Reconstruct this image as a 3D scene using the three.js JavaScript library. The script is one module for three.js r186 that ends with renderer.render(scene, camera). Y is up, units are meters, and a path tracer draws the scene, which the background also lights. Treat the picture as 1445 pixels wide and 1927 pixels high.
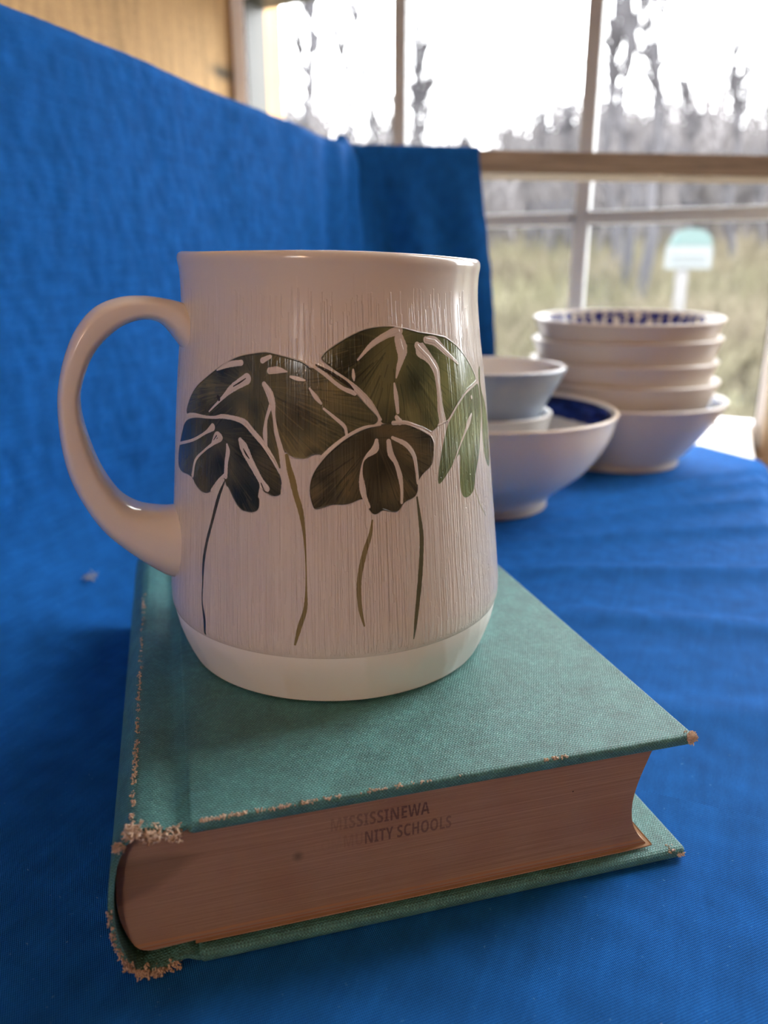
import * as THREE from 'three';
import { RoundedBoxGeometry } from 'three/addons/geometries/RoundedBoxGeometry.js';
import { mergeGeometries, mergeVertices, toCreasedNormals } from 'three/addons/utils/BufferGeometryUtils.js';
import { ImprovedNoise } from 'three/addons/math/ImprovedNoise.js';

// ------------------------------------------------------------------ camera, sky, exposure
const scene = new THREE.Scene();
const EYE = 0.1037;                                   // above the top of the book, which is y = 0
const camera = new THREE.PerspectiveCamera(2 * Math.atan(963.5 / 1450) * 180 / Math.PI, 1445 / 1927, 0.02, 400);
camera.position.set(0, EYE, 0);
camera.rotation.x = -17.2 * Math.PI / 180;
camera.focus = 0.183;
camera.userData.fStop = 11;
const SKY = 13;
scene.background = new THREE.Color().setRGB(SKY * 0.97, SKY * 0.985, SKY);   // even bright overcast
const renderer = new THREE.WebGLRenderer({ antialias: true });
renderer.toneMapping = THREE.LinearToneMapping;
renderer.toneMappingExposure = 1.0;
renderer.shadowMap.enabled = true;

// ------------------------------------------------------------------ helpers
const T = -0.0362;                                    // top of the cloth on the table
const D2R = Math.PI / 180;
function rng(seed) { let s = seed | 0; return () => { s = (s + 0x6d2b79f5) | 0; let t = Math.imul(s ^ (s >>> 15), 1 | s); t = (t + Math.imul(t ^ (t >>> 7), 61 | t)) ^ t; return ((t ^ (t >>> 14)) >>> 0) / 4294967296; }; }
const noise = new ImprovedNoise();
const N = (x, y, z = 0) => noise.noise(x, y, z);
const lerp = THREE.MathUtils.lerp, clamp = THREE.MathUtils.clamp, smooth = THREE.MathUtils.smoothstep;
const used = new Map();
function numbered(name) { const k = used.get(name) ?? 0; used.set(name, k + 1); return k ? name + '_' + String(k).padStart(3, '0') : name; }
function tag(o, label, category, group) { o.userData.label = label; o.userData.category = category; if (group) o.userData.group = group; return o; }
function add(o, name) { o.name = numbered(name); scene.add(o); return o; }
function mesh(geo, m, name, parent) {
  const o = new THREE.Mesh(geo, m); o.castShadow = o.receiveShadow = true;
  if (parent) { o.name = name; parent.add(o); } else add(o, name);
  return o;
}
function struct(geo, m, name) { const o = mesh(geo, m, name); o.userData.kind = 'structure'; return o; }
function thing(name, label, category, group) { const g = add(new THREE.Group(), name); return tag(g, label, category, group); }

// texture coordinates in metres by the main direction of each face
function boxUV(geo) {
  const g = geo.index ? geo.toNonIndexed() : geo, p = g.attributes.position, uv = new Float32Array(p.count * 2);
  const a = new THREE.Vector3(), b = new THREE.Vector3(), c = new THREE.Vector3();
  for (let i = 0; i < p.count; i += 3) {
    a.fromBufferAttribute(p, i); b.fromBufferAttribute(p, i + 1); c.fromBufferAttribute(p, i + 2);
    const n = b.clone().sub(a).cross(c.clone().sub(a)), x = Math.abs(n.x), y = Math.abs(n.y), z = Math.abs(n.z);
    [a, b, c].forEach((v, k) => {
      const q = y >= x && y >= z ? [v.x, v.z] : x >= z ? [v.z, v.y] : [v.x, v.y];
      uv[(i + k) * 2] = q[0]; uv[(i + k) * 2 + 1] = q[1];
    });
  }
  g.setAttribute('uv', new THREE.BufferAttribute(uv, 2));
  return g;
}
function canvas(w, h, draw) { const c = document.createElement('canvas'); c.width = w; c.height = h; draw(c.getContext('2d'), w, h); return c; }
function canvasTex(c, srgb, size) {
  const t = new THREE.CanvasTexture(c); t.wrapS = t.wrapT = THREE.RepeatWrapping; t.magFilter = THREE.LinearFilter;
  if (srgb) t.colorSpace = THREE.SRGBColorSpace;
  if (size) t.repeat.set(1 / size[0], 1 / size[1]);
  return t;
}
function dataTex(w, h, f, srgb, size) {
  const d = new Uint8Array(w * h * 4);
  for (let y = 0; y < h; y++) for (let x = 0; x < w; x++) {
    const v = f(x, y), i = (y * w + x) * 4;
    if (typeof v === 'number') d[i] = d[i + 1] = d[i + 2] = clamp(v * 255, 0, 255); else for (let k = 0; k < 3; k++) d[i + k] = clamp(v[k], 0, 255);
    d[i + 3] = 255;
  }
  const t = new THREE.DataTexture(d, w, h, THREE.RGBAFormat); t.wrapS = t.wrapT = THREE.RepeatWrapping; t.magFilter = THREE.LinearFilter;
  if (srgb) t.colorSpace = THREE.SRGBColorSpace;
  if (size) t.repeat.set(1 / size[0], 1 / size[1]);
  t.needsUpdate = true;
  return t;
}
const hash = (x, y) => { let h = Math.imul(x | 0, 374761393) ^ Math.imul(y | 0, 668265263); h = Math.imul(h ^ (h >>> 13), 1274126177); return ((h ^ (h >>> 16)) >>> 0) / 4294967296; };
const std = (o) => new THREE.MeshStandardMaterial(o), phys = (o) => new THREE.MeshPhysicalMaterial(o);
const lin = (r, g, b) => new THREE.Color().setRGB(r, g, b);

// collects tapered round limbs into one geometry
class Limbs {
  constructor() { this.p = []; this.n = []; this.i = []; }
  tube(pts, radii, sides = 5) {
    const base = this.p.length / 3, up = new THREE.Vector3(), u = new THREE.Vector3(), v = new THREE.Vector3();
    pts.forEach((q, k) => {
      up.copy(pts[Math.min(k + 1, pts.length - 1)]).sub(pts[Math.max(k - 1, 0)]).normalize();
      u.set(1, 0, 0); if (Math.abs(up.x) > 0.9) u.set(0, 0, 1);
      v.crossVectors(up, u).normalize(); u.crossVectors(v, up).normalize();
      for (let s = 0; s < sides; s++) {
        const a = s / sides * 2 * Math.PI, x = Math.cos(a), y = Math.sin(a), r = radii[k];
        const nx = u.x * x + v.x * y, ny = u.y * x + v.y * y, nz = u.z * x + v.z * y;
        this.p.push(q.x + nx * r, q.y + ny * r, q.z + nz * r); this.n.push(nx, ny, nz);
      }
    });
    for (let k = 0; k < pts.length - 1; k++) for (let s = 0; s < sides; s++) {
      const a = base + k * sides + s, b = base + k * sides + (s + 1) % sides, c = a + sides, d = b + sides;
      this.i.push(a, b, c, b, d, c);
    }
    for (const [ring, flip] of [[0, 1], [pts.length - 1, 0]]) for (let s = 1; s < sides - 1; s++) {
      const o = base + ring * sides; flip ? this.i.push(o, o + s + 1, o + s) : this.i.push(o, o + s, o + s + 1);
    }
    return this;
  }
  geometry() {
    const g = new THREE.BufferGeometry();
    g.setAttribute('position', new THREE.Float32BufferAttribute(this.p, 3)); g.setAttribute('normal', new THREE.Float32BufferAttribute(this.n, 3));
    g.setAttribute('uv', new THREE.Float32BufferAttribute(new Float32Array(this.p.length / 3 * 2), 2)); g.setIndex(this.i);
    return g;
  }
}
// a grid surface: f(i, j) -> [x, y, z, u, v]
function sheet(nu, nv, f) {
  const p = [], uv = [], idx = [];
  for (let j = 0; j <= nv; j++) for (let i = 0; i <= nu; i++) { const q = f(i / nu, j / nv); p.push(q[0], q[1], q[2]); uv.push(q[3], q[4]); }
  for (let j = 0; j < nv; j++) for (let i = 0; i < nu; i++) { const a = j * (nu + 1) + i, b = a + 1, c = a + nu + 1, d = c + 1; idx.push(a, b, c, b, d, c); }
  const g = new THREE.BufferGeometry();
  g.setAttribute('position', new THREE.Float32BufferAttribute(p, 3)); g.setAttribute('uv', new THREE.Float32BufferAttribute(uv, 2)); g.setIndex(idx);
  g.computeVertexNormals();
  return g;
}
const box = (w, h, d, r = 0.0015, seg = 2) => new RoundedBoxGeometry(w, h, d, seg, Math.min(r, w / 2.01, h / 2.01, d / 2.01));

// ------------------------------------------------------------------ the room: s runs right along the window wall, m into the room
const W0 = new THREE.Vector3(0.3423, 0, -0.7339), RA = -27 * D2R;
const room = (s, y, m) => new THREE.Vector3(W0.x + 0.891 * s - 0.454 * m, y, W0.z + 0.454 * s + 0.891 * m);
function roomBox(geoMaker, s0, s1, y0, y1, m0, m1, r) {         // a box in room axes as geometry in world axes
  const g = boxUV(r ? box(s1 - s0, y1 - y0, m1 - m0, r) : new THREE.BoxGeometry(s1 - s0, y1 - y0, m1 - m0));
  g.rotateY(RA); const c = room((s0 + s1) / 2, (y0 + y1) / 2, (m0 + m1) / 2); g.translate(c.x, c.y, c.z);
  return g;
}
const rb = (...a) => roomBox(null, ...a);
const FLOOR = -0.80, CEIL = 1.35, SL = -0.578, SR = 2.3, MB = 2.9;
const OUT = 0.1;                                                   // wall thickness

// rough sawn tan boarding: vertical saw marks, faint weave, a knot
const tanTex = (() => { const g = (x, y) => N(x / 9, y / 260, 3) * 0.5 + N(x / 3, y / 90, 9) * 0.35 + (hash(x, y >> 2) - 0.5) * 0.35 + (hash(x >> 1, y) - 0.5) * 0.25;
  return dataTex(1024, 1024, (x, y) => { const k = 1 + g(x, y) * 0.22 + (hash(x >> 2, y >> 1) - 0.5) * 0.10, w = 1 + N(x / 170, y / 400, 5) * 0.10; let kn = 0; const dx = (x - 512) / 26, dy = (y - 430) / 14, r2 = dx * dx + dy * dy; kn = Math.exp(-r2 * 1.3) * 0.55; return [186 * k * w * (1 - kn), 154 * k * w * (1 - kn * 0.9), 111 * k * w * (1 - kn * 0.7)]; }, true, [0.8, 0.5]); })();
tanTex.offset.set(0.225, 0.33);
const tanBump = dataTex(512, 512, (x, y) => 0.5 + N(x / 6, y / 120, 2) * 0.35 + (hash(x, y >> 1) - 0.5) * 0.3, false, [0.25, 0.25]);
const M = {
  tan: std({ map: tanTex, bumpMap: tanBump, bumpScale: 0.0006, roughness: 0.85 }),
  wall: std({ color: lin(0.62, 0.45, 0.30), roughness: 0.9 }),
  ceil: std({ color: lin(0.72, 0.62, 0.5), roughness: 0.95 }),
  floor: std({ color: lin(0.30, 0.19, 0.11), roughness: 0.7 }),
  vinyl: std({ color: lin(0.36, 0.37, 0.38), roughness: 0.4 }),
  frame: std({ color: lin(0.80, 0.80, 0.84), roughness: 0.45 }),
  vinylCream: std({ color: lin(0.055, 0.057, 0.052), roughness: 0.5 }),
  post: std({ color: lin(0.60, 0.49, 0.36), roughness: 0.6 }),
  whitewood: std({ color: lin(0.80, 0.78, 0.74), roughness: 0.5 }),
  glass: phys({ color: 0xffffff, transmission: 1, thickness: 0, roughness: 0.0, ior: 1.45, specularIntensity: 0.8 }),
};

// ------------------------------------------------------------------ shell
struct(rb(SL - OUT, SL, FLOOR, CEIL, -OUT, MB), M.tan, 'wall_left');
struct(rb(SR, SR + OUT, FLOOR, CEIL, -OUT, MB), M.wall, 'wall_right');
struct(mergeGeometries([rb(SL - OUT, 0.0, FLOOR, CEIL, MB, MB + OUT), rb(0.5, SR + OUT, FLOOR, CEIL, MB, MB + OUT), rb(0.0, 0.5, FLOOR, 0.5, MB, MB + OUT), rb(0.0, 0.5, 0.9, CEIL, MB, MB + OUT)]), M.wall, 'wall_back');  // opening out of view behind the camera, lets daylight onto mug and bowl fronts
struct(rb(SL - OUT, SR + OUT, FLOOR - OUT, FLOOR, -OUT, MB + OUT), M.floor, 'floor');
struct(rb(SL - OUT, SR + OUT, CEIL, CEIL + OUT, -OUT, MB + OUT), M.ceil, 'ceiling');
// wall with the windows: pieces round the openings
const WIN = [[-0.575, 0.031, 0.405], [0.10, 0.58, 1.3]], WY0 = -0.055, WT = 0.035;   // from, to, top of each opening; wall thickness there
{
  const parts = [rb(SL, SR, FLOOR, WY0, -WT, 0.0), rb(SL, WIN[0][0], WY0, CEIL, -WT, 0.0), rb(WIN[1][1], SR, WY0, CEIL, -WT, 0.0), rb(WIN[0][1], WIN[1][0], WY0, CEIL, -WT, 0.0)];
  parts.push(rb(WIN[0][0], WIN[0][1], WIN[0][2], CEIL, -WT, 0.0), rb(WIN[1][0], WIN[1][1], WIN[1][2], CEIL, -WT, 0.0));
  struct(mergeGeometries(parts), M.wall, 'wall_front');
}
// window: outer frame, sash rails, a grid of bars and one pane of glass to each opening
function windowUnit(name, s0, s1, y1, cols, row, y0 = WY0) {
  const g = add(new THREE.Group(), name); g.userData.kind = 'structure';
  const F = 0.0175, H = 0.010, gx0 = s0 + F, gx1 = s1 - F, gy0 = y0 + 0.020, gy1 = y1 - H;
  const fr = [rb(s0, gx0, y0, y1, -WT, 0.005, 0.002), rb(gx1, s1, y0, y1, -WT, 0.005, 0.002), rb(gx0, gx1, gy1, y1, -WT, 0.005, 0.002), rb(gx0, gx1, y0, gy0, -WT, 0.005, 0.002)];
  mesh(mergeGeometries(fr), M.frame, 'window_frame', g);
  const lining = [rb(gx0, gx0 + 0.0014, gy0, gy1, -WT + 0.001, 0.003), rb(gx1 - 0.0014, gx1, gy0, gy1, -WT + 0.001, 0.003), rb(gx0, gx1, gy1 - 0.0014, gy1, -WT + 0.001, 0.003)];
  mesh(mergeGeometries(lining), M.vinylCream, 'sash', g);
  const xs = [gx0, ...cols, gx1], B = 0.0076;
  cols.forEach((c) => mesh(rb(c - B, c + B, gy0, gy1, -0.012, 0.000, 0.002), M.vinyl, 'muntin', g));
  for (let k = 0; k < xs.length - 1; k++) {
    const a = xs[k] + (k ? B : 0), b = xs[k + 1] - (k < xs.length - 2 ? B : 0);
    mesh(rb(a, b, row - B * 0.85, row + B * 0.85, -0.012, 0.003, 0.002), M.vinyl, 'muntin', g);
    for (const [ya, yb] of [[gy0, row], [row, gy1]]) {
      const c = room((a + b) / 2, (ya + yb) / 2, -0.006), p = new THREE.PlaneGeometry(b - a, yb - ya); p.rotateY(RA); p.translate(c.x, c.y, c.z);
      mesh(p, M.glass, 'pane', g);
    }
  }
  return g;
}
windowUnit('window_1', ...WIN[0], [-0.367, -0.167], 0.1556);
windowUnit('unseen_window_2', ...WIN[1], [0.33], 0.6);  // out of view at the right, sized to light the mug and book
struct(rb(0.021, 0.085, -0.075, 0.435, 0.006, 0.06, 0.003), M.post, 'trim_1');

// ------------------------------------------------------------------ outdoors
const hill = (x, z) => -1.25 + 0.097 * Math.max(0, Math.min(-z, 34) - 4) + 0.02 * x * smooth(-z, 3, 12) * 0.3 + N(x * 0.25, z * 0.25, 1) * 0.18 * smooth(-z, 3, 9);
{
  const g = sheet(120, 90, (i, j) => { const x = lerp(-45, 55, i), z = lerp(1.0, -70, j * j * 0.4 + j * 0.6); return [x, hill(x, z), z, x / 6, z / 6]; });
  const tex = dataTex(512, 512, (x, y) => { const a = N(x / 46, y / 46, 4) + 0.5 * N(x / 17, y / 17, 8), b = N(x / 5, y / 5, 6) + (hash(x, y) - 0.5), w = clamp(0.5 + a, 0, 1), k = 0.76 + b * 0.2; return [lerp(110, 123, w) * k, lerp(112, 109, w) * k, lerp(82, 89, w) * k]; }, true);
  struct(g, std({ map: tex, roughness: 1 }), 'ground');
}
const bark = std({ color: lin(0.046, 0.045, 0.051), roughness: 0.95 }), twig = std({ color: lin(0.075, 0.073, 0.082), roughness: 0.95 });
const V = (x, y, z) => new THREE.Vector3(x, y, z);
function at(px, py, dist) {                                        // a point in the world seen at that pixel, dist metres ahead
  const c = Math.cos(17.2 * D2R), s = Math.sin(17.2 * D2R), x = (px - 722.5) / 1450, y = -(py - 963.5) / 1450, k = dist / (s * y + c);
  return V(x * k, EYE + (c * y - s) * k, -dist);
}
function bareTree(label, px, dist, topPy, width, opt = {}) {
  const R = rng(px * 13 + dist * 7), { forks = [], lean = 0, bush = 1, group } = opt;
  const foot = at(px, 500, dist); foot.y = hill(foot.x, foot.z) - 0.05;
  const top = at(px + lean, topPy, dist), h = top.y - foot.y, r0 = width / 1450 * dist * 0.5;
  const t = thing('bare_tree', label, 'tree', group); t.position.copy(foot);
  const trunk = new Limbs(), boughs = new Limbs(), tw = new Limbs();
  const fine = 0.85 / 1450 * dist;                                  // the thinnest twigs the photo could show
  const line = (p0, p1, r, rEnd, L, wob, sides = 7, n = 9) => { const pts = [], rad = []; for (let k = 0; k <= n; k++) { const f = k / n, q = p0.clone().lerp(p1, f); q.x += wob * N(f * 3.1 + r * 99, px * 0.37, dist) * Math.sin(Math.PI * Math.min(1, f * 1.2)); q.z += wob * N(f * 2.7, px * 0.71 + 4, dist) * Math.sin(Math.PI * Math.min(1, f * 1.2)); pts.push(q); rad.push(Math.max(fine, lerp(r, rEnd, Math.pow(f, 0.8)))); } L.tube(pts, rad, sides); return pts; };
  const end = V((top.x - foot.x), h, R() * 0.4 - 0.2), main = line(V(0, 0, 0), end, r0, r0 * 0.42, trunk, r0 * 4);
  const sprout = (from, dir, len, r, depth) => {
    const e = from.clone().addScaledVector(dir, len), pts = line(from, e, r, r * 0.35, depth ? boughs : tw, len * 0.14, depth ? 5 : 3, depth ? 5 : 3);
    const kids = depth ? 7 + (R() * 5 | 0) : 0;
    for (let k = 0; k < kids; k++) {
      const q = pts[1 + (R() * (pts.length - 1) | 0)], d2 = dir.clone().add(V(R() - 0.5, R() * 0.6 - 0.05, R() - 0.5).multiplyScalar(1.15)).normalize();
      sprout(q, d2, len * (0.34 + R() * 0.34), r * 0.5, depth - 1);
    }
  };
  const tips = [main];
  for (const [f, fx, fy, w] of forks) { const k = main[Math.round(f * 9)], q = at(fx, fy, dist).sub(foot); q.z = k.z + (R() - 0.5) * 0.4; tips.push(line(k, q, w / 1450 * dist * 0.5, r0 * 0.22, trunk, r0 * 3)); }
  for (const pts of tips) for (let k = 0; k < 19 * bush; k++) {
    const q = pts[2 + (R() * (pts.length - 2) | 0)].clone(), a = R() * 6.283, d = V(Math.cos(a), 1.5 + R() * 1.6, Math.sin(a)).normalize();
    sprout(q, d, h * (0.05 + R() * 0.10), r0 * 0.24, R() < 0.6 ? 2 : 1);
  }
  mesh(trunk.geometry(), bark, 'trunk', t); mesh(boughs.geometry(), bark, 'boughs', t).userData.kind = 'stuff';
  if (tw.p.length) mesh(tw.geometry(), twig, 'twigs', t).userData.kind = 'stuff';
  return t;
}
bareTree('slender bare tree with a forked top, seen through the upper left pane', 562, 13, -60, 22, { lean: 26, bush: 0.22, forks: [[0.7, 545, 40, 18], [0.82, 590, -30, 18]] });
bareTree('thin leaning bare tree right of the forked tree, in the upper left pane', 632, 15, -70, 19, { lean: 42, bush: 0.22, forks: [[0.62, 630, 80, 15]] });
bareTree('bushy bare tree just right of the left window bar', 778, 17, 40, 16, { lean: 4, bush: 1.0, forks: [[0.6, 795, 80, 13]] });
bareTree('tall bare tree just right of the right window bar', 1158, 15.5, -120, 24, { lean: 2, bush: 0.4, forks: [[0.6, 1146, 40, 15], [0.5, 1172, -60, 15]] });
bareTree('straight tall bare tree with a high fork, second right of the right window bar', 1184, 13, -90, 22, { lean: -8, bush: 0.3, forks: [[0.62, 1203, -40, 16]] });
bareTree('thick bare tree with a broken-looking forked crown, third right of the right window bar', 1222, 11.2, 78, 27, { lean: 18, bush: 0.35, forks: [[0.85, 1262, -30, 12], [0.7, 1228, -30, 10]] });
bareTree('pointed bare tree standing alone above the thicket at the right', 1381, 15, 62, 20, { lean: 5, bush: 0.6 });
bareTree('bare tree at the right edge of the upper window', 1436, 18.5, 118, 18, { lean: 2, bush: 0.9 });
bareTree('low bare tree with a drooping crown left of the pointed tree', 1292, 18, 205, 8, { lean: 6, bush: 1.5 });
bareTree('small pointed bare tree above the hanging navy cloth', 878, 22, 185, 6, { lean: -2, bush: 1.2 });
bareTree('small bare tree behind the middle of the rail', 1020, 24, 235, 6, { bush: 1.2 });
bareTree('small bare tree just left of the right window bar', 1068, 22, 195, 7, { lean: 3, bush: 1.3 });
bareTree('small bare tree above the corner bunch of the blue cloth', 700, 22, 225, 6, { bush: 1.2 });
bareTree('small bare tree left of the left window bar', 738, 20, 175, 6, { lean: 3, bush: 1.2 });

// the wood behind and the undergrowth: nobody could count them
{
  const R = rng(77), dummy = new THREE.Object3D(), c = new THREE.Color();
  const sap = new Limbs();
  sap.tube([V(0, 0, 0), V(0.02, 0.5, 0.01), V(-0.01, 1, 0)], [0.013, 0.009, 0.003], 4);
  for (let k = 0; k < 34; k++) { const y = 0.12 + R() * 0.76, a = R() * 6.283, l = 0.08 + R() * 0.16; sap.tube([V(0, y, 0), V(Math.cos(a) * l * 0.6, y + l * 0.8, Math.sin(a) * l * 0.6), V(Math.cos(a) * l * 0.8, y + l * 1.6, Math.sin(a) * l * 0.8)], [0.0075, 0.0055, 0.003], 3); }
  const far = new THREE.InstancedMesh(sap.geometry(), std({ color: lin(1, 1, 1), roughness: 0.95 }), 5200);
  for (let k = 0; k < 5200; k++) {
    const z = -20 - 26 * Math.pow(R(), 0.8), x = (R() * 1.5 - 0.62) * -z, h = (0.45 + R() * R() * 0.95) * (2.0 + 0.085 * -z) * (0.8 + 0.35 * N(x * 0.16, z * 0.1, 3));
    dummy.position.set(x, hill(x, z) - 0.1, z); dummy.rotation.set((R() - 0.5) * 0.16, R() * 6.28, (R() - 0.5) * 0.16); dummy.scale.set(h * (0.8 + R() * 0.7), h, h * (0.8 + R() * 0.7)); dummy.updateMatrix();
    far.setMatrixAt(k, dummy.matrix); const g = 0.085 + R() * 0.06; far.setColorAt(k, c.setRGB(g, g * 0.94, g * 0.97));
  }
  add(far, 'sapling_thicket'); tag(far, 'grey haze of bare saplings making up the wood behind the field', 'thicket'); far.userData.kind = 'stuff';
  const tuft = new Limbs();
  for (let k = 0; k < 22; k++) { const a = R() * 6.283, l = 0.12 + R() * 0.4, x = (R() - 0.5) * 0.5, z = (R() - 0.5) * 0.5, h = 0.4 + R() * 0.6; tuft.tube([V(x, 0, z), V(x + Math.cos(a) * l * 0.4, h * 0.6, z + Math.sin(a) * l * 0.4), V(x + Math.cos(a) * l, h, z + Math.sin(a) * l)], [0.010, 0.008, 0.002], 3); }
  const scrub = new THREE.InstancedMesh(tuft.geometry(), std({ color: lin(1, 1, 1), roughness: 0.95 }), 2600);
  for (let k = 0; k < 2600; k++) {
    const z = -5 - 27 * R(), x = (R() * 1.4 - 0.45) * -z, h = 0.25 + R() * 0.55 + 0.02 * -z * R(), w = N(x * 0.3, z * 0.3, 7) * 1.6 + R() * 0.8;
    dummy.position.set(x, hill(x, z) - 0.03, z); dummy.rotation.set(0, R() * 6.28, 0); dummy.scale.set(h * 1.3, h, h * 1.3); dummy.updateMatrix(); scrub.setMatrixAt(k, dummy.matrix);
    const q = clamp(0.5 + w * 0.5, 0, 1), l = 0.75 + R() * 0.5; scrub.setColorAt(k, c.setRGB(lerp(0.098, 0.112, q) * l, lerp(0.098, 0.094, q) * l, lerp(0.051, 0.064, q) * l));
  }
  add(scrub, 'dry_undergrowth'); tag(scrub, 'olive and straw coloured dry undergrowth covering the field outside', 'undergrowth'); scrub.userData.kind = 'stuff';
}
// sign on a white post in the field
{
  const D = 8.5, c = at(1297, 470, D), k = D / 1450 * 1.06, t = thing('yard_sign', 'white sign with an arched teal top on a white post in the field', 'sign');
  t.position.set(c.x, 0, c.z); const w = 39 * k, base = c.y - 31 * k, mid = c.y + 6 * k, top = c.y + 32 * k, gy = hill(c.x, c.z);
  const teal = std({ color: lin(0.05, 0.088, 0.086), roughness: 0.6 }), white = std({ color: lin(0.11, 0.122, 0.126), roughness: 0.6 }), grey = std({ color: lin(0.066, 0.08, 0.084), roughness: 0.6 });
  const lower = box(w * 2, mid - base, 0.03, 0.006); lower.translate(0, (mid + base) / 2, 0); mesh(lower, white, 'sign_panel', t);
  const sh = new THREE.Shape(); sh.moveTo(-w * 0.9, 0); sh.lineTo(w * 0.94, 0); sh.bezierCurveTo(w * 0.9, (top - mid) * 0.8, w * 0.5, top - mid, 0, top - mid); sh.bezierCurveTo(-w * 0.45, top - mid, -w * 0.75, (top - mid) * 0.8, -w * 0.9, 0);
  const arch = new THREE.ExtrudeGeometry(sh, { depth: 0.03, bevelEnabled: true, bevelSize: 0.004, bevelThickness: 0.004, bevelSegments: 2, curveSegments: 12 }); arch.translate(0, mid + 0.004, -0.015); mesh(arch, teal, 'sign_top', t);
  for (const f of [0.3, 0.55]) { const b = box(w * 1.5, (mid - base) * 0.09, 0.008, 0.002); b.translate(0, lerp(base, mid, f), 0.017); mesh(b, grey, 'lettering_band', t); }
  const post = box(0.105, base - gy + 0.3, 0.09, 0.008); post.translate(-0.03, (base + gy - 0.3) / 2 + 0.02, -0.062); mesh(post, std({ color: lin(0.125, 0.125, 0.128), roughness: 0.6 }), 'post', t);
}

// ------------------------------------------------------------------ table, rail and cloths (n runs right from the cloth wall, b runs along it towards the window)
const P0 = V(-0.1547, 0, -0.282), CA = -23 * D2R;
const cl = (n, y, b) => V(P0.x + 0.9205 * n + 0.3907 * b, y, P0.z + 0.3907 * n - 0.9205 * b);
{
  const t = thing('work_table', 'white painted table showing at its far right end beside the window', 'table');
  const s = new THREE.Shape(), y0 = T - 0.0012;
  const pts = [[-0.25, -0.5], [0.2895, -0.5], [0.2895, 0.6015], [-0.25, 0.637]].map(([n, b]) => cl(n, 0, b));
  pts.forEach((p, k) => (k ? s.lineTo(p.x, -p.z) : s.moveTo(p.x, -p.z)));
  const g = new THREE.ExtrudeGeometry(s, { depth: 0.022, bevelEnabled: true, bevelSize: 0.0015, bevelThickness: 0.0015, bevelSegments: 2 }); g.rotateX(-Math.PI / 2); g.translate(0, y0 - 0.0235, 0);
  mesh(g, M.whitewood, 'tabletop', t);
  for (const [n, b] of [[-0.21, -0.46], [0.245, -0.46], [0.245, 0.55], [-0.21, 0.58]]) { const l = box(0.045, y0 - 0.0251 - FLOOR, 0.045, 0.003); l.rotateY(CA); const p = cl(n, (y0 - 0.0251 + FLOOR) / 2, b); l.translate(p.x, p.y, p.z); mesh(l, M.whitewood, 'leg', t); }
}
// blue cotton: twill relief, dark weave pits painted into the colour, mottling and lint
const blueMap = (() => {
  const R = rng(5), lint = []; for (let k = 0; k < 900; k++) lint.push([R() * 2048 | 0, R() * 2048 | 0, R() * 6.283, 1 + R() * R() * 5, R()]);
  const c = canvas(2048, 2048, (x, w, h) => {
    const im = x.createImageData(w, h);
    for (let j = 0; j < h; j++) for (let i = 0; i < w; i++) {
      const tw = Math.sin((i + j) * 0.74) * (0.75 + 0.25 * Math.sin((i - j) * 0.74)), a = 1 + 0.16 * tw + 0.10 * N(i / 90, j / 90, 1) + 0.05 * N(i / 23, j / 200, 5) + 0.12 * (hash(i, j) - 0.5) + 0.06 * (hash(i >> 1, j >> 4) - 0.5), o = (j * w + i) * 4;
      im.data[o] = 26 * a; im.data[o + 1] = 93 * a; im.data[o + 2] = 166 * a; im.data[o + 3] = 255;
    }
    x.putImageData(im, 0, 0);
    for (const [i, j, a, l, q] of lint) { x.strokeStyle = `rgba(200,215,235,${0.10 + q * q * 0.45})`; x.lineWidth = 0.8 + q * 0.9; x.beginPath(); x.moveTo(i, j); x.quadraticCurveTo(i + Math.cos(a) * l, j + Math.sin(a) * l, i + Math.cos(a + 0.7) * l * 1.7, j + Math.sin(a + 0.7) * l * 1.7); x.stroke(); }
  });
  return canvasTex(c, true, [0.20, 0.20]);
})();
const twillBump = dataTex(512, 512, (x, y) => { const u = x / 512 * 60, v = y / 512 * 60; return 0.5 + 0.34 * Math.sin((u + v) * Math.PI * 2) * (0.7 + 0.3 * Math.sin((u - v) * Math.PI * 2)) + 0.16 * (hash(x, y) - 0.5) + 0.12 * N(u / 2, v / 2, 1); }, false, [0.036, 0.036]);
const blue = phys({ map: blueMap, bumpMap: twillBump, bumpScale: 0.00022, roughness: 0.82, specularIntensity: 0.12 });
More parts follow.
